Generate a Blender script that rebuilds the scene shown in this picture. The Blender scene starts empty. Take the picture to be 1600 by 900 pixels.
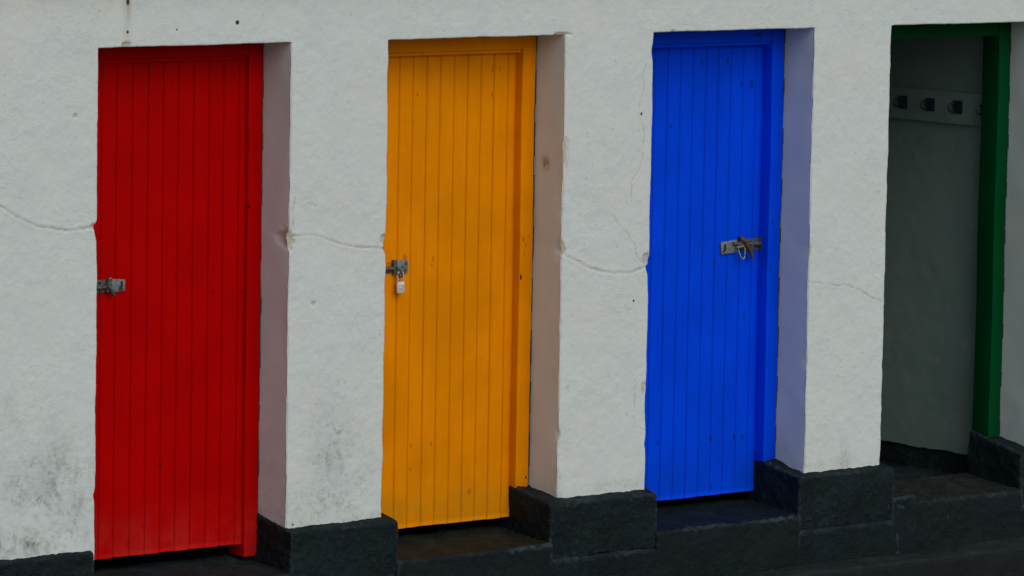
import bpy, bmesh, math, random
import numpy as np
from mathutils import Matrix, Vector
R = math.radians
random.seed(4)
scene = bpy.context.scene
COL = scene.collection

# ------------------------------------------------------------------ camera
cam_d = bpy.data.cameras.new('camera'); cam = bpy.data.objects.new('camera', cam_d); COL.objects.link(cam)
yaw, pit, rol = R(39.36), R(6.175), R(1.01)
fw = Vector((math.sin(yaw)*math.cos(pit), math.cos(yaw)*math.cos(pit), -math.sin(pit)))
rt = Vector((math.cos(yaw), -math.sin(yaw), 0)); up = rt.cross(fw)
r2 = rt*math.cos(rol)+up*math.sin(rol); u2 = -rt*math.sin(rol)+up*math.cos(rol)
m = Matrix(((r2.x, u2.x, -fw.x), (r2.y, u2.y, -fw.y), (r2.z, u2.z, -fw.z))).to_4x4()
m.translation = Vector((-10.9716, -15.9932, 3.2200))
cam.matrix_world = m
cam_d.sensor_width = 36; cam_d.lens = 36*7593.5/1600
cam_d.clip_start = .1; cam_d.clip_end = 3000
scene.camera = cam

# ------------------------------------------------------------------ world, sun, exposure
SUN_EL, SUN_AZ = R(40), R(184)          # azimuth measured clockwise from +Y (the sun is over the sea, out in front of the wall)
w = bpy.data.worlds.new('World'); scene.world = w; w.use_nodes = True
nt = w.node_tree; nt.nodes.clear()
sky = nt.nodes.new('ShaderNodeTexSky'); sky.sky_type = 'NISHITA'; sky.sun_disc = False
sky.sun_elevation = SUN_EL; sky.sun_rotation = SUN_AZ; sky.dust_density = 2.5; sky.air_density = 1.0; sky.ozone_density = 1.0
bg = nt.nodes.new('ShaderNodeBackground'); bg.inputs['Strength'].default_value = 0.10
wo = nt.nodes.new('ShaderNodeOutputWorld')
nt.links.new(sky.outputs[0], bg.inputs[0]); nt.links.new(bg.outputs[0], wo.inputs[0])
sd = bpy.data.lights.new('sun', 'SUN'); sd.energy = 1.5; sd.angle = R(60); sd.color = (1, .99, .97)
sun = bpy.data.objects.new('sun', sd); COL.objects.link(sun)
sv = Vector((math.sin(SUN_AZ)*math.cos(SUN_EL), math.cos(SUN_AZ)*math.cos(SUN_EL), math.sin(SUN_EL)))
sun.rotation_euler = sv.to_track_quat('Z', 'Y').to_euler()
scene.view_settings.view_transform = 'Standard'; scene.view_settings.look = 'None'
scene.view_settings.exposure = -0.45; scene.view_settings.gamma = 1
scene.view_settings.use_curve_mapping = False

# ------------------------------------------------------------------ numpy noise
def _hash(i, j, k, s):
    n = (i*374761393 + j*668265263 + k*2147483647 + s*1274126177) & 0xffffffff
    n = ((n ^ (n >> 13))*1274126177) & 0xffffffff
    n = (n ^ (n >> 16)) & 0xffffffff
    return n.astype(np.float64)/0xffffffff
def noise(p, scale, seed=0):
    q = np.asarray(p)*scale + 100.37
    i = np.floor(q).astype(np.int64); f = q-i; f = f*f*(3-2*f); o = 0
    for a in (0, 1):
        for b in (0, 1):
            for c in (0, 1):
                wt = (f[:, 0] if a else 1-f[:, 0])*(f[:, 1] if b else 1-f[:, 1])*(f[:, 2] if c else 1-f[:, 2])
                o = o + wt*_hash(i[:, 0]+a, i[:, 1]+b, i[:, 2]+c, seed)
    return o*2-1
def fbm(p, scale, octv=3, seed=0):
    o = 0; a = 1
    for k in range(octv): o = o+a*noise(p, scale*2**k, seed+k*7); a *= .5
    return o
def polydist(x, z, pts):
    d = np.full(x.shape, 9.)
    for (x0, z0), (x1, z1) in zip(pts[:-1], pts[1:]):
        dx, dz = x1-x0, z1-z0
        t = np.clip(((x-x0)*dx+(z-z0)*dz)/(dx*dx+dz*dz+1e-12), 0, 1)
        d = np.minimum(d, np.hypot(x-x0-t*dx, z-z0-t*dz))
    return d

# ------------------------------------------------------------------ object helpers
def empty(name, loc=(0, 0, 0), **kw):
    o = bpy.data.objects.new(name, None); COL.objects.link(o); o.location = loc; o.empty_display_size = .1
    for k, v in kw.items(): o[k] = v
    return o
def link_mesh(name, me, mats, parent=None, loc=(0, 0, 0), smooth=True, **kw):
    o = bpy.data.objects.new(name, me); COL.objects.link(o); o.location = loc
    for mt in (mats if isinstance(mats, (list, tuple)) else [mats]): me.materials.append(mt)
    if parent: o.parent = parent
    if smooth: me.polygons.foreach_set('use_smooth', [True]*len(me.polygons))
    for k, v in kw.items(): o[k] = v
    return o
def np_mesh(name, V, F):
    me = bpy.data.meshes.new(name)
    me.vertices.add(len(V)); me.vertices.foreach_set('co', np.asarray(V, np.float32).ravel())
    F = np.asarray(F, np.int32)
    me.loops.add(F.size); me.loops.foreach_set('vertex_index', F.ravel())
    me.polygons.add(len(F)); me.polygons.foreach_set('loop_start', np.arange(0, F.size, 4, dtype=np.int32))
    me.polygons.foreach_set('loop_total', np.full(len(F), 4, np.int32))
    me.update(calc_edges=True); me.validate()
    return me
def grid_faces(nu, nv, flip=False, mask=None, base=0):
    i, j = np.meshgrid(np.arange(nu-1), np.arange(nv-1), indexing='ij')
    a = i*nv+j; q = np.stack([a, a+nv, a+nv+1, a+1], -1)
    if flip: q = q[..., ::-1]
    if mask is not None: q = q[mask]
    return q.reshape(-1, 4)+base

def rough_box(lo, hi, step=.012, r=.01, amp=.003, sc=9, seed=0, fine=.0015, topslope=None, ref=None, wobx=0, skip=()):
    """a rounded, hand-trowelled block; topslope = rise in z per metre of y for the upper part"""
    lo = np.array(lo, float); hi = np.array(hi, float); Vs = []; Fs = []; n0 = 0
    ax = [np.linspace(lo[k], hi[k], max(2, int((hi[k]-lo[k])/step)+1)) for k in range(3)]
    for k in range(3):
        for s in (0, 1):
            if (k, s) in skip: continue
            u, v = [(1, 2), (2, 0), (0, 1)][k]
            U, W = np.meshgrid(ax[u], ax[v], indexing='ij')
            P = np.zeros(U.shape+(3,)); P[..., u] = U; P[..., v] = W; P[..., k] = (lo, hi)[s][k]
            Vs.append(P.reshape(-1, 3)); Fs.append(grid_faces(len(ax[u]), len(ax[v]), flip=(s == 0), base=n0)); n0 += U.size
    V = np.concatenate(Vs); F = np.concatenate(Fs)
    c = np.clip(V, lo+r, hi-r); d = V-c; L = np.linalg.norm(d, axis=1, keepdims=True)+1e-9
    N = d/L; V = c+N*r
    V = V+N*(amp*fbm(V, sc, 2, seed)+fine*fbm(V, 60, 2, seed+3))[:, None]
    if topslope:
        t = np.clip((V[:, 2]-(hi[2]-.12))/.12, 0, 1)
        V[:, 2] += t*topslope*(V[:, 1]-(ref if ref is not None else lo[1]))
    if wobx: V[:, 0] += wobx*noise(V*[0, 1, 1], 7, seed+9)
    return V, F
def finish(name, V, F, mats, parent, **kw):
    me = np_mesh(name, V, F)
    o = link_mesh(name, me, mats, parent, **kw)
    bm = bmesh.new(); bm.from_mesh(me); bmesh.ops.remove_doubles(bm, verts=bm.verts, dist=.0003); bm.to_mesh(me); bm.free()
    me.polygons.foreach_set('use_smooth', [True]*len(me.polygons))
    return o

class MB:
    """small parts: boxes, tubes, prisms collected into one bmesh"""
    def __init__(s): s.bm = bmesh.new()
    def box(s, lo, hi, bev=0, rot=None, mi=0, taper=None):
        lo, hi = Vector(lo), Vector(hi); c = (lo+hi)/2; d = hi-lo
        r = bmesh.ops.create_cube(s.bm, size=1); vs = r['verts']
        for v in vs:
            v.co = Vector((v.co.x*d.x, v.co.y*d.y, v.co.z*d.z))
            if taper and v.co.x > 0: v.co.z *= taper
        if bev:
            es = list({e for v in vs for e in v.link_edges})
            rr = bmesh.ops.bevel(s.bm, geom=es, offset=bev, segments=2, affect='EDGES', profile=.6)
            vs = list({v for f in rr['faces'] for v in f.verts} | {v for v in vs if v.is_valid})
        for v in vs:
            if rot: v.co = rot @ v.co
            v.co += c
        for f in {f for v in vs for f in v.link_faces}: f.material_index = mi
        return vs
    def tube(s, pts, rad, n=10, mi=0, closed=False):
        pts = [Vector(p) for p in pts]; rings = []; N = len(pts)
        up = Vector((0, 0, 1))
        for i, p in enumerate(pts):
            a = pts[(i-1) % N] if (closed or i) else p; b = pts[(i+1) % N] if (closed or i < N-1) else p
            t = (b-a).normalized(); x = t.cross(up)
            if x.length < .2: x = t.cross(Vector((0, 1, 0)))
            x.normalize(); y = t.cross(x).normalized()
            rr = rad[i] if isinstance(rad, (list, tuple)) else rad
            rings.append([s.bm.verts.new(p+x*rr*math.cos(2*math.pi*k/n)+y*rr*math.sin(2*math.pi*k/n)) for k in range(n)])
        M = N if closed else N-1
        for i in range(M):
            A, B = rings[i], rings[(i+1) % N]
            for k in range(n):
                try: f = s.bm.faces.new((A[k], A[(k+1) % n], B[(k+1) % n], B[k])); f.material_index = mi
                except ValueError: pass
        if not closed:
            for rg in (rings[0], rings[-1]):
                f = s.bm.faces.new(rg); f.material_index = mi
    def build(s, name, mats, parent, loc=(0, 0, 0), smooth=False, **kw):
        bmesh.ops.recalc_face_normals(s.bm, faces=s.bm.faces)
        me = bpy.data.meshes.new(name); s.bm.to_mesh(me); s.bm.free()
        o = link_mesh(name, me, mats, parent, loc, smooth=smooth, **kw)
        if smooth:
            md = o.modifiers.new('edges', 'EDGE_SPLIT'); md.split_angle = R(40)
        return o

# ------------------------------------------------------------------ material helpers
class NT:
    def __init__(s, name):
        s.m = bpy.data.materials.new(name); s.m.use_nodes = True; s.t = s.m.node_tree
        s.b = s.t.nodes['Principled BSDF']
        s.pos = s.n('ShaderNodeNewGeometry').outputs['Position']
    def n(s, ty, **kw):
        x = s.t.nodes.new(ty)
        for k, v in kw.items(): setattr(x, k, v)
        return x
    def set(s, sock, v):
        if hasattr(v, 'is_linked') or isinstance(v, bpy.types.NodeSocket): s.t.links.new(v, sock)
        else: sock.default_value = v
    def math(s, op, a, b=0., c=None, clamp=False):
        x = s.n('ShaderNodeMath', operation=op, use_clamp=clamp); s.set(x.inputs[0], a); s.set(x.inputs[1], b)
        if c is not None: s.set(x.inputs[2], c)
        return x.outputs[0]
    def noise(s, scale, detail=4, rough=.55, vec=None, stretch=None, dist=0):
        x = s.n('ShaderNodeTexNoise'); x.inputs['Scale'].default_value = scale; x.inputs['Detail'].default_value = detail
        x.inputs['Roughness'].default_value = rough; x.inputs['Distortion'].default_value = dist
        v = vec or s.pos
        if stretch:
            mp = s.n('ShaderNodeMapping'); mp.inputs['Scale'].default_value = stretch; s.t.links.new(v, mp.inputs[0]); v = mp.outputs[0]
        s.t.links.new(v, x.inputs['Vector']); return x.outputs['Fac']
    def ramp(s, fac, lo, hi, a=0., b=1.):
        x = s.n('ShaderNodeMapRange'); x.interpolation_type = 'SMOOTHSTEP'
        s.set(x.inputs['Value'], fac)
        for k, v in zip(('From Min', 'From Max', 'To Min', 'To Max'), (lo, hi, a, b)): x.inputs[k].default_value = v
        return x.outputs['Result']
    def mix(s, fac, a, b):
        x = s.n('ShaderNodeMix', data_type='RGBA'); s.set(x.inputs[0], fac)
        for k, v in ((6, a), (7, b)):
            if isinstance(v, tuple): x.inputs[k].default_value = v+(1,) if len(v) == 3 else v
            else: s.t.links.new(v, x.inputs[k])
        return x.outputs[2]
    def attr(s, name): x = s.n('ShaderNodeAttribute'); x.attribute_name = name; return x.outputs['Fac']
    def sep(s, v=None):
        x = s.n('ShaderNodeSeparateXYZ'); s.t.links.new(v or s.pos, x.inputs[0]); return x.outputs
    def warp(s, scale, amt):
        x = s.n('ShaderNodeTexNoise'); x.inputs['Scale'].default_value = scale; s.t.links.new(s.pos, x.inputs['Vector'])
        a = s.n('ShaderNodeVectorMath', operation='MULTIPLY_ADD'); s.t.links.new(x.outputs['Color'], a.inputs[0])
        a.inputs[1].default_value = (amt,)*3; s.t.links.new(s.pos, a.inputs[2])
        b = s.n('ShaderNodeVectorMath', operation='SUBTRACT'); s.t.links.new(a.outputs[0], b.inputs[0]); b.inputs[1].default_value = (amt/2,)*3
        return b.outputs[0]
    def spots(s, lst, warpscale=90, warpamt=.012):
        """mask of irregular marks at given x, z (metres) with radii rx, rz"""
        v = s.warp(warpscale, warpamt); out = None
        for (x, z, rx, rz) in lst:
            a = s.n('ShaderNodeVectorMath', operation='SUBTRACT'); s.t.links.new(v, a.inputs[0]); a.inputs[1].default_value = (x, 0, z)
            b = s.n('ShaderNodeVectorMath', operation='MULTIPLY'); s.t.links.new(a.outputs[0], b.inputs[0]); b.inputs[1].default_value = (1/rx, 0, 1/rz)
            l = s.n('ShaderNodeVectorMath', operation='LENGTH'); s.t.links.new(b.outputs[0], l.inputs[0])
            o = l.outputs['Value']; out = o if out is None else s.math('MINIMUM', out, o)
        return s.ramp(out, 1.15, .75)
    def bump(s, h, strength, dist, prev=None):
        x = s.n('ShaderNodeBump'); x.inputs['Strength'].default_value = strength; x.inputs['Distance'].default_value = dist
        s.t.links.new(h, x.inputs['Height'])
        if prev is not None: s.t.links.new(prev, x.inputs['Normal'])
        return x.outputs[0]
    def out(s, col, rough, nrm=None, metal=0, spec=None):
        s.set(s.b.inputs['Base Color'], col+(1,) if isinstance(col, tuple) else col)
        s.set(s.b.inputs['Roughness'], rough); s.set(s.b.inputs['Metallic'], metal)
        if spec is not None: s.b.inputs['Specular IOR Level'].default_value = spec
        if nrm is not None: s.t.links.new(nrm, s.b.inputs['Normal'])
        return s.m

def wall_material(name, base=(.64, .71, .69), interior=False):
    s = NT(name); X = s.sep()
    big = s.noise(1.6, 4); mid = s.noise(7, 5)
    c = s.mix(s.ramp(big, .35, .65), base, tuple(v*f for v, f in zip(base, (1.0, .985, .955))))
    c = s.mix(s.ramp(mid, .3, .75), c, tuple(v*f for v, f in zip(base, (.93, .95, .96))))
    # pinkish weathered patches where an older coat grins through
    pk = s.math('MULTIPLY', s.ramp(s.noise(11, 4, .6), .58, .72), .18)
    c = s.mix(pk, c, (.62, .52, .47))
    # dirt: settles low down on the wall in broken patches and specks
    low = s.ramp(X[2], .75, .02); lowb = s.math('ADD', s.math('MULTIPLY', low, .20), .0)
    pat = s.noise(5.5, 7, .72, stretch=(1, 1, .75)); sp = s.noise(60, 5, .75)
    d1 = s.ramp(s.math('ADD', pat, lowb), .70, .95)
    d1 = s.math('MULTIPLY', d1, s.ramp(sp, .40, .62, .15, .85))
    c = s.mix(s.math('MULTIPLY', d1, .8), c, (.20, .20, .155))
    if not interior:
        at = s.attr('dirt'); d2 = s.math('MULTIPLY', at, s.ramp(s.math('ADD', s.math('MULTIPLY', s.noise(38, 6, .75), .6), s.math('MULTIPLY', s.noise(9, 5, .7), .5)), .50, .72))
        c = s.mix(s.math('MULTIPLY', s.math('MULTIPLY', at, s.ramp(s.noise(4, 5, .65), .40, .60)), .45), c, (.38, .46, .47))
        c = s.mix(s.math('MULTIPLY', d2, .85, clamp=True), c, s.mix(s.ramp(s.noise(13, 4), .4, .6), (.20, .165, .095), (.13, .135, .11)))
        top = s.math('MULTIPLY', s.ramp(X[2], 2.17, 2.30), s.ramp(s.noise(9, 5, .7), .35, .65))
        c = s.mix(s.math('MULTIPLY', top, .35), c, (.42, .36, .25))
    v = s.n('ShaderNodeTexVoronoi'); v.inputs['Scale'].default_value = 27; s.t.links.new(s.pos, v.inputs['Vector'])
    rnd = s.n('ShaderNodeSeparateColor'); s.t.links.new(v.outputs['Color'], rnd.inputs[0])
    pits = s.math('MULTIPLY', s.ramp(s.math('SUBTRACT', v.outputs['Distance'], s.math('MULTIPLY', rnd.outputs[1], .09)), .07, .02), s.math('GREATER_THAN', rnd.outputs[0], .74))
    c = s.mix(s.math('MULTIPLY', pits, .45), c, (.34, .31, .26))
    c = s.mix(s.math('MULTIPLY', s.ramp(s.noise(3.3, 5, .65, stretch=(1, 1, .6)), .42, .66), .35), c, tuple(v*f for v, f in zip(base, (1.05, .985, .93))))
    c = s.mix(s.math('MULTIPLY', s.ramp(s.noise(48, 5, .75), .56, .72), .16), c, tuple(v*.62 for v in base))
    h = s.math('ADD', s.math('MULTIPLY', s.noise(28, 3, .5), .7), s.math('MULTIPLY', s.noise(95, 3, .6), .45))
    pk2 = s.n('ShaderNodeTexVoronoi'); pk2.inputs['Scale'].default_value = 95; s.t.links.new(s.warp(20, .03), pk2.inputs['Vector'])
    h = s.math('ADD', h, s.math('MULTIPLY', s.ramp(pk2.outputs['Distance'], .0, .5, 0., .35), s.ramp(s.noise(6, 3), .4, .6)))
    h2 = s.noise(260, 2, .5)
    if not interior:
        ck = s.attr('crack')
        ck2 = s.math('MULTIPLY', ck, s.ramp(s.noise(45, 3), .25, .6, .45, 1.))
        c = s.mix(s.math('MULTIPLY', ck2, .95, clamp=True), c, (.40, .35, .26))
        chip = s.attr('chip'); c = s.mix(s.math('MULTIPLY', chip, s.ramp(s.noise(70, 4), .3, .55, .6, 1.)), c, (.50, .46, .37))
        rust = s.attr('rust'); c = s.mix(s.math('MULTIPLY', rust, s.ramp(s.noise(60, 4), .3, .6, .3, .9)), c, (.30, .19, .09))
        holes = s.spots([(.679, 2.149, .010, .010), (.377, 2.126, .004, .004), (2.836, .888, .005, .006), (2.858, 1.706, .006, .008),
                         (.137, 2.243, .008, .016), (.136, 2.121, .006, .007), (.992, .057, .005, .005)], 90, .004)
        c = s.mix(holes, c, (.045, .045, .05))
    mk = s.ramp(s.noise(2.6, 4, .6), .38, .62, .25, 1.)
    ny = s.math('ABSOLUTE', s.sep(s.n('ShaderNodeNewGeometry').outputs['Normal'])[1])
    mk = s.math('MULTIPLY', mk, s.ramp(ny, .4, .85, .28, 1.))
    nr = s.bump(s.math('MULTIPLY', h, mk), .52, .0065); nr = s.bump(h2, .25, .002, nr)
    nr = s.bump(pits, -.6, .003, nr)
    return s.out(c, .85, nr, spec=.25)

def bitumen_material(name, base=(.0052, .0112, .0130)):
    s = NT(name)
    c = s.mix(s.ramp(s.noise(5, 6, .7), .35, .7), base, tuple(v*1.55 for v in base))
    wear = s.n('ShaderNodeNewGeometry')
    e = s.math('MULTIPLY', s.ramp(wear.outputs['Pointiness'], .507, .535), s.ramp(s.noise(34, 5, .75), .36, .58))
    e = s.math('MULTIPLY', e, s.ramp(s.noise(4.5, 3, .5), .40, .62, .12, .8)); c = s.mix(e, c, (.034, .052, .062))
    sc = s.math('MULTIPLY', s.ramp(s.noise(26, 6, .8), .62, .72), .3)
    c = s.mix(sc, c, (.028, .037, .043))
    dk = s.ramp(s.noise(14, 4, .7), .70, .76)
    c = s.mix(s.math('MULTIPLY', dk, .6), c, (.003, .003, .003))
    h = s.math('ADD', s.noise(22, 5, .6), s.math('MULTIPLY', s.noise(110, 3, .6), .5))
    return s.out(c, s.ramp(s.noise(18, 4), .3, .7, .55, .85), s.bump(h, 1., .014), spec=.16)

def tread_material(name, tint):
    s = NT(name)
    c = s.mix(s.ramp(s.noise(9, 6, .7), .35, .7), tint, tuple(v*1.9+.003 for v in tint))
    nz = s.n('ShaderNodeNewGeometry'); X = s.sep(nz.outputs['Normal'])
    face = s.ramp(X[2], .6, .85)
    bit = s.mix(s.ramp(s.noise(7, 5, .7), .35, .7), (.0058, .0108, .0128), (.009, .0155, .018))
    c = s.mix(face, bit, c)
    e = s.math('MULTIPLY', s.ramp(nz.outputs['Pointiness'], .507, .535), s.ramp(s.noise(38, 5, .75), .36, .58))
    e = s.math('MULTIPLY', e, s.ramp(s.noise(4.5, 3, .5), .40, .62, .12, .85)); c = s.mix(e, c, (.036, .055, .066))
    h = s.math('ADD', s.noise(22, 5, .6), s.math('MULTIPLY', s.noise(110, 3, .6), .5))
    return s.out(c, .75, s.bump(h, .9, .01), spec=.15)

def paint_material(name, col, spots, spotcol, dark=.8, holes=None, scuff=None, leafz=0., rough=.42, y2=None):
    s = NT(name); X = s.sep()
    d = tuple(v*dark for v in col)
    c = s.mix(s.ramp(s.noise(3.2, 5, .6), .3, .7), col, d)
    # brush streaks along the boards
    c = s.mix(s.math('MULTIPLY', s.ramp(s.noise(55, 4, .6, stretch=(1, 1, .04)), .35, .75), .5), c, d)
    # every board took the paint a little differently
    vb = s.n('ShaderNodeTexWhiteNoise', noise_dimensions='1D'); s.t.links.new(s.math('FLOOR', s.math('MULTIPLY', X[0], 13.1)), vb.inputs['W'])
    c = s.mix(s.math('MULTIPLY', vb.outputs[0], .22), c, d)
    if scuff:
        lo = s.math('MULTIPLY', s.ramp(X[2], .22, .0), s.ramp(s.noise(6, 6, .7), .25, .7))
        c = s.mix(s.math('MULTIPLY', lo, .4), c, scuff)
    gr = s.attr('groove'); c = s.mix(s.math('MULTIPLY', gr, .55), c, tuple(v*.35 for v in col))
    sp = s.spots(spots, 110, .010); c = s.mix(s.math('MULTIPLY', sp, .62), c, spotcol)
    if holes: c = s.mix(s.spots(holes, 110, .004), c, (.004, .003, .003))
    fl = s.math('MULTIPLY', s.ramp(s.noise(48, 5, .7, stretch=(1, 1, .45)), .70, .74), .55); c = s.mix(fl, c, spotcol)
    h = s.math('ADD', s.noise(60, 3, .5, stretch=(1, 1, .12)), s.math('MULTIPLY', s.noise(14, 3), .6))
    nr = s.bump(h, .35, .0025)
    nr = s.bump(sp, -.5, .002, nr)
    return s.out(c, s.ramp(s.noise(20, 4), .3, .7, rough, rough+.16), nr, spec=.03)

def metal_material(name, base, rust=.5, metal=.6, scale=60):
    s = NT(name)
    r = s.ramp(s.noise(scale, 5, .7), .62-.2*rust, .72-.12*rust)
    c = s.mix(s.ramp(s.noise(130, 4), .3, .7), base, tuple(v*.55 for v in base))
    c = s.mix(r, c, s.mix(s.noise(200, 3), (.10, .035, .012), (.045, .02, .012)))
    return s.out(c, s.ramp(r, 0, 1, .42, .85), s.bump(s.noise(160, 4), .5, .001), metal=s.math('MULTIPLY', s.math('SUBTRACT', 1., r), metal))

M_WALL = wall_material('white render')
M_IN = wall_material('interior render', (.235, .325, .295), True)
M_BIT = bitumen_material('dark plinth paint')
M_RED = paint_material('red gloss', (.48, .0001, .0001),
    [(.568, 1.123, .006, .009), (.54, 1.1, .007, .009), (.72, 1.12, .006, .008), (.722, 1.019, .008, .01), (.869, 1.016, .007, .01),
     (.466, .318, .01, .013), (.463, 1.92, .004, .014), (.93, 1.763, .008, .013)], (.16, .003, .004), scuff=(.55, .035, .03), holes=[(.888, 1.372, .006, .008)])
M_YEL = paint_material('orange yellow gloss', (.86, .275, .0002),
    [(1.9, 1.1, .006, .016), (1.891, 1.073, .006, .007), (1.903, .297, .006, .012), (1.794, .3, .006, .01), (2.211, 1.904, .005, .018), (2.25, 1.903, .004, .016),
     (2.21, 1.794, .006, .012), (1.803, 1.806, .007, .008), (2.119, .074, .011, .016), (1.793, .198, .007, .008), (2.362, 1.165, .009, .012), (2.375, 1.14, .006, .010), (2.368, 1.10, .003, .012),
     (2.392, 1.18, .005, .005), (1.66, 1.086, .034, .012), (1.70, 1.075, .06, .006), (1.744, 1.11, .012, .02)], (.42, .11, .003), scuff=(.46, .24, .01), holes=[(2.3515, 1.0, .005, .013), (2.399, .119, .005, .007)])
M_BLU = paint_material('blue gloss', (.0002, .068, .88),
    [(3.431, 1.9, .008, .016), (3.584, 1.902, .009, .018), (3.669, 1.796, .007, .014), (3.731, 1.794, .010, .022), (3.253, 1.622, .007, .012), (3.53, .998, .008, .014),
     (3.531, .198, .010, .014), (3.674, .193, .008, .017), (3.725, .19, .007, .017), (3.217, .201, .008, .012), (3.541, -.022, .006, .016), (3.72, .74, .004, .03),
     (3.822, 1.17, .004, .02), (3.845, 1.128, .005, .010), (3.832, 1.09, .004, .008), (3.815, .963, .003, .014), (3.707, 2.024, .026, .007)], (.008, .022, .032), scuff=(.003, .05, .52))
M_GRN = paint_material('green gloss', (.0001, .068, .019), [(5.26, 1.9, .006, .01)], (.004, .03, .01))
M_TR = tread_material('bare threshold concrete', (.008, .011, .0125))
M_TB = tread_material('brown stained threshold', (.0072, .0098, .0056))
M_TBL = tread_material('blue grey threshold', (.0024, .0062, .0066))
M_TG = tread_material('worn grey threshold', (.010, .0135, .0125))
M_GAL = metal_material('galvanised steel', (.27, .33, .34), .35, .45)
M_DGAL = metal_material('dark weathered steel', (.13, .15, .15), .45, .4)
M_RUST = metal_material('rusted steel', (.12, .07, .04), 1.2, .2)
M_BRIGHT = metal_material('worn chrome', (.70, .73, .70), .0, .25)
M_BLACK = metal_material('hole shadow metal', (.02, .018, .015), .3, .1)
M_HOOK = metal_material('navy hook paint', (.020, .034, .060), .1, .0)
M_STUB = metal_material('rotted brown timber', (.07, .035, .018), .6, 0)
M_SEAL = metal_material('perished sealant', (.03, .03, .028), .2, 0)
M_ROOF = bitumen_material('roof felt', (.06, .06, .06))

# ------------------------------------------------------------------ the building
bld = empty('changing_block', (0, 0, -.75), label='long white rendered beach changing block with dark plinths and red, orange, blue and green doorways', category='building')
BO = Vector((0, 0, -.75))
def part(o):      # parts are modelled in world metres; seat them on the building's base
    o.parent = bld; o.matrix_parent_inverse = Matrix.Translation(-BO); return o

# --- wall: front grid with true openings, wavering arrises, cracks and chips
OP = [(0.0, .957), (1.461, 2.422), (2.922, 3.876), (4.350, 5.314)]     # openings
TOPZ, WTOP, DEPTH = 2.060, 2.42, .30
XL, XR = -1.7, 7.2
edges = [XL] + [v for p in OP for v in p] + [XR]
CR = [dict(p=[(-.60, 1.50), (-.464, 1.449), (-.389, 1.406), (-.298, 1.366), (-.207, 1.346), (-.13, 1.338), (-.053, 1.342), (0.01, 1.352)], w=.0055, d=.006),
      dict(p=[(.955, 1.257), (1.031, 1.264), (1.097, 1.258), (1.164, 1.236), (1.264, 1.207), (1.365, 1.194), (1.47, 1.187)], w=.0045, d=.0045),
      dict(p=[(2.41, 1.118), (2.502, 1.082), (2.594, 1.041), (2.704, 1.016), (2.814, 1.013), (2.93, 1.038)], w=.0055, d=.006),
      dict(p=[(2.881, 1.923), (2.857, 1.868), (2.877, 1.826), (2.859, 1.784), (2.843, 1.707), (2.863, 1.658), (2.875, 1.602), (2.867, 1.518), (2.85, 1.46), (2.811, 1.409), (2.806, 1.325)], w=.003, d=.0025),
      dict(p=[(2.708, 1.273), (2.735, 1.23), (2.791, 1.185), (2.829, 1.141), (2.845, 1.084), (2.891, 1.043)], w=.0032, d=.003),
      dict(p=[(2.855, .56), (2.853, .435), (2.854, .336), (2.899, .316), (2.93, .313)], w=.003, d=.0025),
      dict(p=[(3.87, .913), (3.96, .906), (4.059, .886), (4.119, .888), (4.199, .855), (4.281, .815), (4.36, .795)], w=.0038, d=.003),
      dict(p=[(1.05, 1.395), (1.10, 1.385)], w=.004, d=.003), dict(p=[(.985, 1.42), (.972, 1.36), (.975, 1.30)], w=.004, d=.002),
      dict(p=[(2.432, 1.62), (2.447, 1.60), (2.449, 1.54), (2.436, 1.49)], w=.005, d=.003)]
CHIPS = [(.957, 1.245, .026, .045, .012), (1.452, 1.225, .022, .022, .009), (2.424, 1.56, .016, .06, .004), (2.42, 1.135, .020, .04, .008), (2.905, 1.07, .02, .03, .008),
         (-.11, 1.794, .012, .009, .004), (.131, 2.066, .022, .014, .010), (2.40, 2.062, .05, .010, .008), (2.42, .33, .012, .03, .005), (3.873, 1.06, .010, .03, .004), (2.905, .50, .012, .03, .004),
         (2.47, .52, .01, .018, .003), (-.012, 1.35, .015, .012, .006), (1.25, 1.80, .012, .010, .002), (3.03, 2.063, .015, .006, .004), (1.10, .30, .01, .01, .002), (1.085, .976, .012, .009, .004)]
# outward notches of each arris: (edge index in `edges`, z, size, dx)   dx>0 moves the edge to +x
NOT = [(1, 1.34, .035, -.014), (1, .26, .03, -.008), (1, .95, .2, .003), (3, 1.19, .03, -.014), (3, 1.10, .06, .006), (3, .10, .06, -.004), (5, 1.03, .03, -.018), (5, 1.00, .05, -.004),
       (5, 1.98, .05, -.008), (5, .45, .10, -.006), (5, .25, .03, -.006), (2, 1.25, .03, -.004), (4, 1.58, .05, -.004), (4, 1.13, .03, .007), (4, .33, .04, .006), (6, 1.05, .04, .004),
       (6, .55, .05, .004), (7, .80, .02, .003), (7, .50, .04, -.005), (7, .30, .03, .005)]
def arris(k, z, zz=None):
    z = np.asarray(z, float); P = np.stack([z*0+k*3.7, z*0, z], 1)
    o = .0018*fbm(P, 4, 2, 31)+.0010*fbm(P, 34, 2, 47)
    o = o-(1 if k % 2 else -1)*.006*np.clip(noise(P, 22, 53)-.55, 0, 1)
    for kk, z0, sg, dx in NOT:
        if kk == k: o = o+dx*np.exp(-((z-z0)/sg)**2*2.)
    return o
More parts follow.
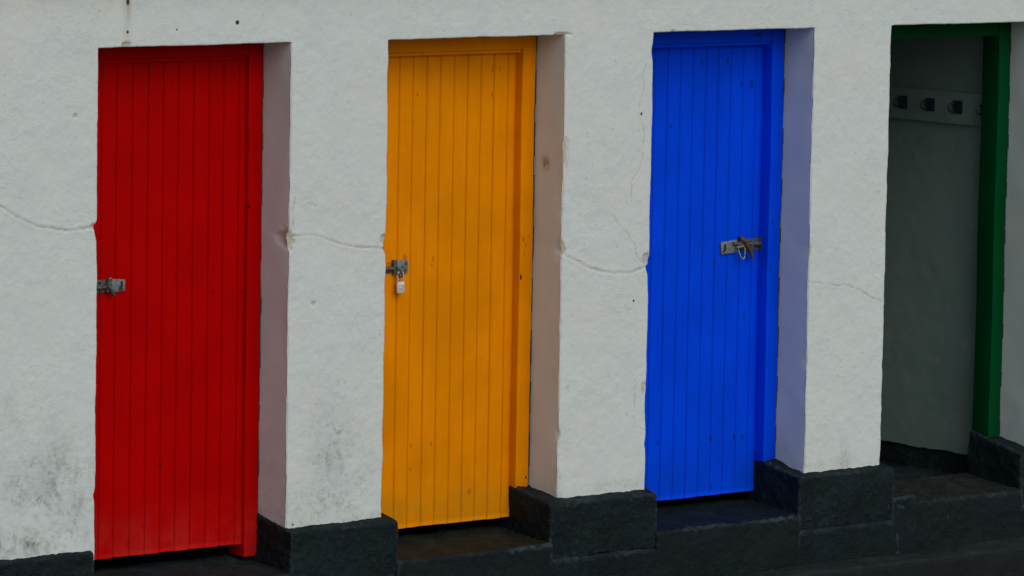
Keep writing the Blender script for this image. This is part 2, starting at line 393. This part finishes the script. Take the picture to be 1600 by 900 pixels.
def relief(x, z):
    P = np.stack([x, x*0, z], 1)
    y = .0035*fbm(P, 3, 2, 5)+.0012*fbm(P, 22, 2, 9)+.0007*fbm(P, 75, 2, 15)
    crack = np.zeros_like(x)
    for c in CR:
        wob = .0045*noise(P, 30, 77)+.0035*noise(P, 85, 80); wbx = .007*noise(P, 26, 78)+.004*noise(P, 70, 79) if (c['p'][0][1]-c['p'][-1][1]) > .2 else 0
        d = polydist(x+wbx, z+wob, c['p']); wl = 1+.5*noise(P, 18, 3)+.25*noise(P, 60, 4)
        g = np.exp(-(d/(c['w']*wl*.62))**2*1.2)*np.clip(.8+.5*noise(P, 14, 19), .2, 1.15); crack = np.maximum(crack, g)
        y = y+1.0*c['d']*g*np.clip(.85+.5*noise(P, 9, 12), .4, 1.25)
        lip = np.exp(-((d-c['w']*2.4)/(c['w']*1.6))**2); y = y-.16*c['d']*lip
    chip = np.zeros_like(x)
    for (cx, cz, rx, rz, dp) in CHIPS:
        q = np.hypot((x-cx)/rx, (z-cz)/rz)+.35*fbm(P, 45, 2, 61)
        g = 1-np.clip((q-.75)/.4, 0, 1); chip = np.maximum(chip, g*(1 if dp > .0035 else .35)); y = y+dp*g
    rust = np.maximum(np.exp(-((x-.137)/.018)**2)*np.clip((z-2.06)/.05, 0, 1)*(.25+.5*np.clip((z-2.16)/.08, 0, 1)), 0)
    dirt = np.zeros_like(x)
    for (cx, cz, rx, rz, a) in [(-.22, .33, .22, .17, 1.), (-.33, .10, .28, .07, 1.2), (-.12, .22, .16, .12, .7), (1.19, .38, .12, .15, 1.), (1.16, .13, .2, .09, .8), (1.27, .25, .14, .10, .6),
                                (-.4, .62, .14, .12, .35), (4.0, .08, .18, .025, .6), (2.75, .08, .2, .025, .6), (1.2, .06, .25, .03, .7), (1.10, .68, .1, .08, .2)]:
        dirt = np.maximum(dirt, a*np.exp(-((x-cx)/rx)**2-((z-cz)/rz)**2))
    return y, crack, chip, rust, dirt
ST = .0055
def colset(a, b):
    fine = [0, .0012, .003, .0055, .009, .013]
    n = max(2, int((b-a-.026)/ST)); core = np.linspace(a+.013, b-.013, n+1)[1:-1]
    return np.concatenate([a+np.array(fine), core, b-np.array(fine)[::-1]])
xs = []; kind = []       # column lists; kind = pillar index or opening
for i in range(len(edges)-1):
    a, b = edges[i], edges[i+1]
    if i == 0: c = np.concatenate([np.linspace(a, -.62, 20), colset(-.6, b)[6:]])
    elif i == len(edges)-2: c = np.concatenate([colset(a, 5.9)[:-6], np.linspace(5.92, b, 20)])
    elif i % 2: c = np.linspace(a, b, int((b-a)/.007))
    else: c = colset(a, b)
    if i: c = c[1:]
    xs += list(c); kind += [i]*len(c)
xs = np.array(xs); kind = np.array(kind)
zs = np.concatenate([np.arange(-.02, TOPZ-.013, ST), TOPZ-np.array([.009, .0055, .003, .0012]), [TOPZ], TOPZ+np.array([.0012, .003, .0055, .009, .013]), np.arange(TOPZ+.018, WTOP, .0065)])
nz = len(zs); iz = int(np.argmin(abs(zs-TOPZ)))
Xg, Zg = np.meshgrid(xs, zs, indexing='ij'); x0 = Xg.ravel().copy(); z0 = Zg.ravel().copy()
RY, crack, chip, rust, dirt = relief(x0, z0)
Y = RY.copy(); Xn = x0.copy(); Zn = z0.copy()
RR = .008
inside_h = z0 < TOPZ+.03
for k in range(1, len(edges)-1):
    e = edges[k]; left_op = (k % 2 == 0)      # even k: right side of an opening (pillar to the right)
    s = (x0-e) if left_op else (e-x0)         # distance into the pillar
    wgt = np.exp(-np.clip(s, 0, 9)/.03)*(s >= -1e-6)*(z0 <= TOPZ+1e-6)
    Xn += arris(k, z0)*wgt*(abs(x0-e) < .3)
    rd = np.clip(RR*(1+.5*noise(np.stack([z0*0+k, z0*0, z0], 1), 12, 8))-s, 0, None)
    msk = (s >= -1e-6) & (s < .02) & (z0 <= TOPZ+1e-6)
    Y += np.where(msk, RR-np.sqrt(np.clip(RR**2-np.minimum(rd, RR)**2, 0, None)), 0)*.9
for (a, b) in OP:                               # lintel arris
    msk = (x0 >= a) & (x0 <= b) & (z0 >= TOPZ-1e-6) & (z0 < TOPZ+.05)
    Zn += np.where(msk, (.0022*fbm(np.stack([x0, x0*0, x0*0], 1), 6, 2, 88)+.0012*fbm(np.stack([x0, x0*0, x0*0], 1), 40, 2, 89))*np.exp(-(z0-TOPZ)/.02)*np.clip(np.minimum(x0-a, b-x0)/.02, 0, 1), 0)
    s = z0-TOPZ; rd = np.clip(.006-s, 0, None)
    Y += np.where(msk, (.006-np.sqrt(np.clip(.006**2-rd**2, 0, None))), 0)*np.clip(np.minimum(x0-a, b-x0)/.01, 0, 1)
V = np.stack([Xn, Y, Zn], 1)
ii = np.arange(len(xs)-1); jj = np.arange(nz-1)
mid = (xs[:-1]+xs[1:])/2; inop = np.zeros(len(ii), bool)
for a, b in OP: inop |= (mid > a) & (mid < b)
keep = ~(inop[:, None] & (jj[None, :] < iz))
F = [grid_faces(len(xs), nz, mask=keep)]
A = [np.stack([crack, chip, rust, dirt], 1)]; Vs = [V]; n0 = len(V)
ys = np.array([.004, .010, .02, .035, .05, .07, .09, .11, .13, .15, .17, .19, .21, .24, .27, .30])
for k in range(1, len(edges)-1):               # reveals, sewn to the arris vertices
    e = edges[k]; ci = int(np.argmin(abs(xs-e))); rows = np.arange(0, iz+1)
    edge = V[ci*nz+rows]; zz = zs[rows]; right = (k % 2 == 0)
    G = [edge]; at = [A[0][ci*nz+rows]]
    for y in ys:
        P = np.stack([zz*0+e*5, zz*0+y, zz], 1); dcy = math.exp(-y/.02)
        xx = e+(edge[:, 0]-e)*dcy+.0022*fbm(P, 6, 2, 20+k)*(1-dcy)
        ch = np.zeros_like(zz)
        if k == 2: ch = np.clip(2.6*(1.05-np.hypot(y/.085, (zz-1.245-.012*(y/.08))/.048)+.25*noise(P, 45, 5)), 0, 1)
        if k == 4: ch = np.clip(1.4-np.hypot((y)/.05, (zz-1.13)/.05)*1.2+.3*noise(P, 40, 5), 0, 1)*.6
        xx = xx+ch*.009*(1 if right else -1)
        G.append(np.stack([xx, np.maximum(edge[:, 1], 0)*dcy+y, zz+0*xx], 1))
        rs = np.zeros_like(zz)
        if k == 4: rs = np.exp(-((y-.12)/.02)**2-((zz-1.50)/.03)**2)*1.3
        at.append(np.stack([zz*0, ch, rs, zz*0+(.3*np.exp(-(zz-.1)/.12) if k == 2 else .08*np.exp(-(zz-.1)/.1))], 1))
    G = np.concatenate(G); Vs.append(G); A.append(np.concatenate(at))
    F.append(grid_faces(len(ys)+1, len(rows), flip=not right, base=n0)); n0 += len(G)
for (a, b) in OP:                               # soffits
    cs = np.where((xs >= a-1e-6) & (xs <= b+1e-6))[0]; edge = V[cs*nz+iz]; G = [edge]
    for y in ys: G.append(np.stack([edge[:, 0], edge[:, 1]*math.exp(-y/.02)+y, TOPZ+(edge[:, 2]-TOPZ)*math.exp(-y/.02)], 1))
    G = np.concatenate(G); Vs.append(G); A.append(np.zeros((len(G), 4)))
    F.append(grid_faces(len(ys)+1, len(cs), flip=False, base=n0)); n0 += len(G)
Vw = np.concatenate(Vs); Fw = np.concatenate(F); Aw = np.concatenate(A)
me = np_mesh('wall', Vw, Fw)
for q, nm in enumerate(('crack', 'chip', 'rust', 'dirt')):
    at = me.attributes.new(nm, 'FLOAT', 'POINT'); at.data.foreach_set('value', Aw[:, q].astype(np.float32))
wall = link_mesh('wall', me, M_WALL)
bm = bmesh.new(); bm.from_mesh(me); bmesh.ops.remove_doubles(bm, verts=bm.verts, dist=.00015)
# back skin and ends so the wall has a body
bm.to_mesh(me); bm.free(); me.polygons.foreach_set('use_smooth', [True]*len(me.polygons))
part(wall)
# core of the wall behind the plaster, partitions, back wall, ceiling
s = MB()
for a, b in [(XL, -.012), (.969, 1.449), (2.434, 2.910), (3.888, 4.338), (5.328, XR)]:
    s.box((a+.001, .02, -.2), (b-.001, .2995, TOPZ))
s.box((XL+.001, .02, TOPZ+.012), (XR-.001, .2995, WTOP-.001))
core = s.build('wall_core', M_WALL, None); part(core)
s = MB(); s.box((XL, 1.55, -.75), (XR, 1.70, WTOP-.002)); s.box((XL, .3005, -.75), (XL+.15, 1.549, WTOP-.002)); s.box((XR-.15, .3005, -.75), (XR, 1.549, WTOP-.002))
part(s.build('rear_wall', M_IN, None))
for a, b in [(1.13, 1.29), (2.59, 2.75), (4.05, 4.21)]:
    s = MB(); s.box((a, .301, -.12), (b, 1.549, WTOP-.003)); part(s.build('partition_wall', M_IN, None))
# the partition seen through the open green doorway: rendered, its lower edge ragged above a dark skirt
n1, n2 = 110, 180; yy = np.linspace(.302, 1.549, n1); z2 = np.linspace(-.032, WTOP-.003, n2)
Yg, Z2 = np.meshgrid(yy, z2, indexing='ij'); yv, zv = Yg.ravel(), Z2.ravel()
P = np.stack([yv*0, yv, zv], 1); xv = 5.312+.004*fbm(P, 4, 2, 70)+.0012*fbm(P, 25, 2, 71)
zv = zv+.008*fbm(np.stack([yv, yv*0, yv*0], 1), 14, 3, 72)*np.exp(-(zv+.032)/.03)
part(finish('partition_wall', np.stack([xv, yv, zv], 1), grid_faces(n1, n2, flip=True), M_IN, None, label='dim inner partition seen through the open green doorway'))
s = MB(); s.box((5.322, .3015, -.20), (5.49, 1.5485, WTOP-.004)); part(s.build('partition_core', M_BIT, None))
s = MB(); s.box((XL, -.10, WTOP), (XR+.1, 1.85, WTOP+.10), .01); part(s.build('roof', M_ROOF, None))
s = MB(); s.box((XL+.002, .22, -.70), (XR-.002, 1.5485, -.135)); part(s.build('cubicle_floor', M_BIT, None))

# --- plinths
for i, (a, b, y0, sd) in enumerate([(-1.69, -.014, -.028, 3), (.942, 1.507, -.052, 5), (2.340, 2.951, -.052, 8), (3.800, 4.393, -.052, 11), (5.212, 7.19, -.052, 14)]):
    V1, F1 = rough_box((a, y0, -.214), (b, .302, .036), step=.008, r=.012, amp=.006, sc=9, seed=sd, fine=.0032, topslope=.20, ref=y0, wobx=.005)
    # ragged underside line and chipped corners
    V1[:, 2] += np.where(V1[:, 2] < -.19, .012*fbm(np.stack([V1[:, 0], V1[:, 0]*0, V1[:, 0]*0], 1), 9, 3, sd), 0)
    part(finish('plinth', V1, F1, M_BIT, None))
V1, F1 = rough_box((XL+.005, -.062, -.72), (XR-.005, .215, -.205), step=.016, r=.010, amp=.005, sc=4, seed=40, fine=.003)
part(finish('base', V1, F1, M_BIT, None))
for i, (a, b, mt, sd) in enumerate([(-.02, .956, M_TR, 50), (1.500, 2.348, M_TB, 53), (2.944, 3.808, M_TBL, 56), (4.40, 5.22, M_TG, 59)]):
    V1, F1 = rough_box((a, -.064, -.40), (b, .32, -.136), step=.009, r=.012, amp=.005, sc=8, seed=sd, fine=.003, topslope=.09, ref=-.066, wobx=.002)
    part(finish('threshold', V1, F1, mt, None))
V1, F1 = rough_box((4.37, -.064, -.34), (4.53, .02, -.098), step=.010, r=.018, amp=.005, sc=9, seed=66, fine=.002, topslope=-.2, ref=-.058)
part(finish('mortar_fillet', V1, F1, M_BIT, None))

# --- door frames and doors
def frame(bay, right, mat, jb, head=1.996, recess=.04, lab=None, foot=None):
    """jambs, head and stop bead of one doorway; bay = x of the opening's left edge"""
    a, b = bay+.004, bay+right-.0045; y0 = .19
    s = MB(); s.box((b-.072, y0, jb), (b, y0+.11, TOPZ-.003), .004); s.box((a, y0, jb+.01), (a+.075, y0+.11, TOPZ-.003), .004)
    s.box((a+.0755, y0+.0015, head), (b-.0725, y0+.11, TOPZ-.004), .003)
    for q in range(26):     # old black sealant pushed into the joint between jamb and render
        zq = max(jb, .09)+q*(TOPZ-.012-max(jb, .09))/26; h = (TOPZ-.012-max(jb, .09))/26
        s.box((b-.002, y0+.004+.003*math.sin(q*2.1+bay), zq+.001*q % .007), (bay+right+.004, y0+.03, zq+h-.0005), .0012, mi=1)
    # stop beads, set back
    if foot is None:
        s.box((a+.0755, y0+.014, head-.016), (b-.0725, y0+recess-.004, head-.0005), .002)
    bm = s.bm; bmesh.ops.recalc_face_normals(bm, faces=bm.faces)
    bmesh.ops.subdivide_edges(bm, edges=[e for e in bm.edges if e.calc_length() > .5], cuts=40)
    rnd = random.Random(int(bay*10)+3)
    ph = rnd.random()*6
    for v in bm.verts:
        v.co.x += .0015*math.sin(v.co.z*5+ph)+.0006*math.sin(v.co.z*31+ph); v.co.y += .0012*math.sin(v.co.z*7+v.co.x*5+ph)
    o = s.build('door_frame', [mat, M_SEAL], None, smooth=True, **({'label': lab} if lab else {})); part(o)
    return o
def leaf(bay, xr, y, zb, zt, grooves, mat, lab, seed):
    """tongue and groove leaf: V grooves cut into the front, each board very slightly cupped and set"""
    xl = bay+.082; rnd = random.Random(seed)
    g = sorted([bay+q for q in grooves]); cols = [(xl, 0, 0)]; stops = [xl]+g+[xr]; offs = [rnd.uniform(-.0008, .0008) for _ in stops]
    for i in range(len(stops)-1):
        p, q = stops[i], stops[i+1]; o = offs[i]
        lo = p+(.0032 if i else 0); hi = q-(.0032 if i < len(stops)-2 else 0)
        if i == 0: cols = [(lo, o, 0)]
        for t in (0, .12, .5, .88, 1): 
            if i == 0 and t == 0: continue
            cols.append((lo+(hi-lo)*t, o+(-.0006 if t == .5 else 0), 0))
        if i < len(stops)-2: cols += [(q-.0012, .0055, 1), (q+.0012, .0055, 1)]
    zz = np.linspace(zb, zt, 90); c = np.array(cols)
    Xc, Zc = np.meshgrid(c[:, 0], zz, indexing='ij'); Yo = np.repeat(c[:, 1][:, None], len(zz), 1)
    gr = np.repeat(c[:, 2][:, None], len(zz), 1).ravel()
    P = np.stack([Xc.ravel(), Xc.ravel()*0, Zc.ravel()], 1)
    yv = y+Yo.ravel()+.0018*noise(P, 1.7, seed); xv = P[:, 0]+.0008*noise(P*[0, 0, 1], 4, seed+2)
    bi = np.floor(P[:, 0]*13.1); zv = P[:, 2]+np.where(P[:, 2] < zb+.002, .003*noise(np.stack([bi, bi*0, bi*0], 1), 1.3, seed), 0)
    n = len(c); m_ = len(zz)
    front = np.stack([xv, yv, zv], 1)
    back = np.stack([P[:, 0], P[:, 0]*0+y+.034, zv], 1)
    F1 = grid_faces(n, m_); F2 = grid_faces(n, m_, flip=True, base=n*m_); N = n*m_
    side = []
    for j in range(m_-1):
        side.append((j+1, j, N+j, N+j+1)); q = (n-1)*m_+j; side.append((q, q+1, N+q+1, N+q))
    for i in range(n-1):
        q = i*m_; side.append((q, q+m_, N+q+m_, N+q)); q = i*m_+m_-1; side.append((q+m_, q, N+q, N+q+m_))
    me = np_mesh('door', np.concatenate([front, back]), np.concatenate([F1, F2, np.array(side)]))
    at = me.attributes.new('groove', 'FLOAT', 'POINT'); at.data.foreach_set('value', np.concatenate([gr, gr*0]).astype(np.float32))
    o = link_mesh('door', me, mat, smooth=False, label=lab); part(o); return o

frame(OP[0][0], .957, M_RED, -.095, 1.998, .022)
frame(OP[1][0], .957, M_YEL, .076, 1.990, .045)
frame(OP[2][0], .951, M_BLU, .078, 1.992, .065)
frame(OP[3][0], .960, M_GRN, .080, 1.984, .04, foot=True)
B0, B1, B2, B3 = [o[0] for o in OP]
dr = leaf(B0, B0+.886, .212, -.042, 1.990, [.163, .236, .315, .392, .468, .543, .620, .698, .771, .850], M_RED, 'red planked door with no padlock on its bolt', 21)
dy = leaf(B1, B1+.884, .235, -.055, 1.985, [.168, .244, .317, .392, .465, .541, .615, .688, .760, .838], M_YEL, 'orange yellow planked door with a closed padlock', 22)
db = leaf(B2, B2+.878, .255, -.062, 1.985, [.155, .233, .309, .386, .460, .537, .610, .685, .761, .836], M_BLU, 'blue planked door with rusty open bolt at its right edge', 23)
# rotted end of the green frame below its foot
s = MB(); s.box((5.246, .268, -.115), (5.29, .3005, .079), .004); part(s.build('frame_foot', M_STUB, None))

# --- bolts (sub-parts of their doors)
def sub(o, door):
    o.parent = door; o.matrix_parent_inverse = (Matrix.Translation(-BO)).copy(); o.matrix_parent_inverse = Matrix.Identity(4)
    return o
y = .212   # red: back plate behind the pillar edge, keeper strap, tapered hasp with a rusty slot
s = MB(); s.box((.085, y-.004, 1.052), (.196, y-.0005, 1.104), .001); s.tube([(.09, y-.010, 1.072), (.20, y-.010, 1.074)], .007)
s.tube([(.155, y-.004, 1.092), (.155, y-.0075, 1.092)], .0055, mi=1); s.tube([(.156, y-.004, 1.060), (.156, y-.0075, 1.060)], .0055, mi=1)
sub(s.build('bolt', [M_DGAL, M_BLACK], None, smooth=True), dr)
s = MB(); s.box((.184, y-.020, 1.052), (.204, y-.0005, 1.108), .003, rot=Matrix.Rotation(R(8), 3, 'Y')); s.tube([(.188, y-.022, 1.080), (.200, y-.028, 1.060), (.214, y-.022, 1.040)], [.008, .008, .006])
s.tube([(.19, y-.018, 1.104), (.20, y-.020, 1.112)], .006)
sub(s.build('staple', M_DGAL, None, smooth=True), dr)
s = MB(); s.box((.205, y-.0075, 1.048), (.279, y-.001, 1.106), .002, taper=.80); s.box((.256, y-.0095, 1.056), (.2655, y-.007, 1.094), .0005, mi=1); s.box((.2475, y-.0085, 1.054), (.256, y-.0072, 1.076), .0003, mi=2)
sub(s.build('hasp', [M_GAL, M_BLACK, M_RUST], None, smooth=True), dr)
y = .235   # orange: bolt rod, keeper, short square plate
s = MB(); s.tube([(1.58, y-.012, 1.070), (1.69, y-.012, 1.071)], .0085); s.box((1.58, y-.004, 1.048), (1.668, y-.0005, 1.064), .001)
sub(s.build('bolt', M_DGAL, None, smooth=True), dy)
s = MB(); s.box((1.672, y-.022, 1.046), (1.690, y-.0005, 1.107), .004); s.tube([(1.684, y-.026, 1.078), (1.70, y-.034, 1.060), (1.712, y-.030, 1.036), (1.700, y-.03, 1.032), (1.69, y-.028, 1.048)], .006)
sub(s.build('staple', M_DGAL, None, smooth=True), dy)
s = MB(); s.box((1.691, y-.010, 1.047), (1.756, y-.001, 1.102), .002); s.tube([(1.745, y-.009, 1.088), (1.745, y-.013, 1.088)], .007, mi=1); s.tube([(1.743, y-.009, 1.062), (1.743, y-.013, 1.062)], .007, mi=1); s.tube([(1.725, y-.009, 1.075), (1.725, y-.012, 1.075)], .005, mi=1)
sub(s.build('hasp', [M_GAL, M_DGAL], None, smooth=True), dy)
y = .255   # blue: slotted flap folded back, staple loops, drawn bolt with hanging rusty handle
s = MB(); s.box((3.562, y-.010, 1.035), (3.660, y-.001, 1.092), .002, rot=Matrix.Rotation(R(-4), 3, 'Y')); s.box((3.578, y-.0125, 1.048), (3.589, y-.009, 1.078), .0005, mi=1); s.box((3.571, y-.0115, 1.040), (3.583, y-.0096, 1.049), .0004, mi=2)
sub(s.build('hasp', [M_GAL, M_BLACK, M_RUST], None, smooth=True), db)
s = MB(); s.box((3.685, y-.004, 1.040), (3.812, y-.0005, 1.096), .001); s.tube([(3.63, y-.014, 1.078), (3.76, y-.014, 1.072), (3.818, y-.014, 1.072)], [.008, .009, .010])
s.box((3.735, y-.020, 1.050), (3.752, y-.001, 1.086), .004); s.box((3.795, y-.020, 1.040), (3.811, y-.001, 1.108), .004)
sub(s.build('bolt', M_DGAL, None, smooth=True), db)
s = MB(); s.tube([(3.672, y-.014, 1.105), (3.690, y-.024, 1.090), (3.712, y-.030, 1.055), (3.735, y-.030, 1.010)], [.010, .011, .010, .009]); s.box((3.668, y-.022, 1.055), (3.690, y-.001, 1.108), .004)
sub(s.build('bolt_handle', M_RUST, None, smooth=True), db)
s = MB(); lp = []
for k in range(15):
    t = math.pi*(k/14); lp.append((3.666+.019*math.cos(t)*(-1)+.006*math.sin(t), y-.030-.004*math.sin(t), 1.060-.052*math.sin(t)))
s.tube(lp, .0045); s.tube([(3.645, y-.02, 1.061), (3.69, y-.02, 1.066)], .006)
sub(s.build('staple', M_GAL, None, smooth=True), db)

# ------------------------------------------------------------------ padlock hanging from the orange door's bolt
pl = empty('padlock', (1.700, .205, .963), label='small silver padlock hanging closed from the bolt of the orange door', category='padlock')
s = MB(); s.box((-.0175, -.009, .002), (.0175, .009, .051), .005, rot=Matrix.Rotation(R(-18), 3, 'Z'))
s.build('padlock_body', M_BRIGHT, pl, smooth=True)
s = MB(); c, q = math.cos(R(-18)), math.sin(R(-18)); pts = [(-.0125*c, -.0125*q, .048), (-.0125*c, -.0125*q, .082)]
for k in range(1, 8):
    t = math.pi*k/8; pts.append((-.0125*math.cos(t)*c, -.0125*math.cos(t)*q, .082+.0125*math.sin(t)))
pts += [(.0125*c, .0125*q, .082), (.0125*c, .0125*q, .048)]
s.tube(pts, .0032); s.build('shackle', M_BRIGHT, pl, smooth=True)

# ------------------------------------------------------------------ coat rack on the inner partition
rack = empty('coat_rack', (5.309, .85, 1.545), label='pale board with a row of dark coat hooks inside the open green cubicle', category='coat rack')
s = MB(); s.box((-.020, -.530, 0), (0, .640, .152), .003); s.build('board', M_IN, rack)
for k in range(5):
    yk = .036+.188*1 - .188*k
    hk = MB(); pts = []
    for j in range(15):
        t = R(75+ j*17.5); pts.append((-.066+.018*math.cos(t), yk, .080+.019*math.sin(t)))
    hk.tube([(-.024, yk, .100), (-.045, yk, .101)]+pts, .0052, 8)
    h = hk.build('hook', M_HOOK, rack, smooth=True)
    p = MB(); p.box((-.026, yk-.030, .050), (-.0205, yk+.030, .112), .001); p.build('hook_plate', M_HOOK, h)

# ------------------------------------------------------------------ ledge and ground in front of the block
def ledge_mat():
    s = NT('mossy concrete ledge'); X = s.sep()
    c = s.mix(s.ramp(s.noise(4, 7, .75), .35, .68), (.007, .0125, .0135), (.021, .031, .029))
    c = s.mix(s.math('MULTIPLY', s.ramp(s.noise(16, 6, .75), .55, .68), .8), c, (.036, .042, .028))
    c = s.mix(s.math('MULTIPLY', s.ramp(s.noise(30, 5, .7), .62, .68), .8), c, (.022, .03, .007))
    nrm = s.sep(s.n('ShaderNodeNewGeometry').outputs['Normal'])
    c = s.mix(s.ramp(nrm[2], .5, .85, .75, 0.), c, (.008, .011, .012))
    h = s.math('ADD', s.noise(20, 5, .65), s.math('MULTIPLY', s.noise(90, 3, .6), .6))
    return s.out(c, .85, s.bump(h, .8, .01), spec=.2)
V1, F1 = rough_box((-1.9, -.215, -.76), (7.4, -.05, -.362), step=.014, r=.016, amp=.010, sc=5, seed=90, fine=.004, topslope=.08, ref=-.05)
finish('kerb', V1, F1, ledge_mat(), None, kind='structure')
def ground_mat():
    s = NT('promenade concrete')
    c = s.mix(s.ramp(s.noise(.6, 8, .7), .35, .65), (.12, .115, .105), (.19, .185, .17))
    c = s.mix(s.math('MULTIPLY', s.ramp(s.noise(7, 6, .7), .5, .75), .5), c, (.08, .08, .07))
    return s.out(c, .85, s.bump(s.noise(60, 5, .6), .5, .006), spec=.2)
s = MB(); bmesh.ops.create_grid(s.bm, x_segments=60, y_segments=60, size=900)
for v in s.bm.verts: v.co.z = -.75
s.build('ground', ground_mat(), None, kind='structure')
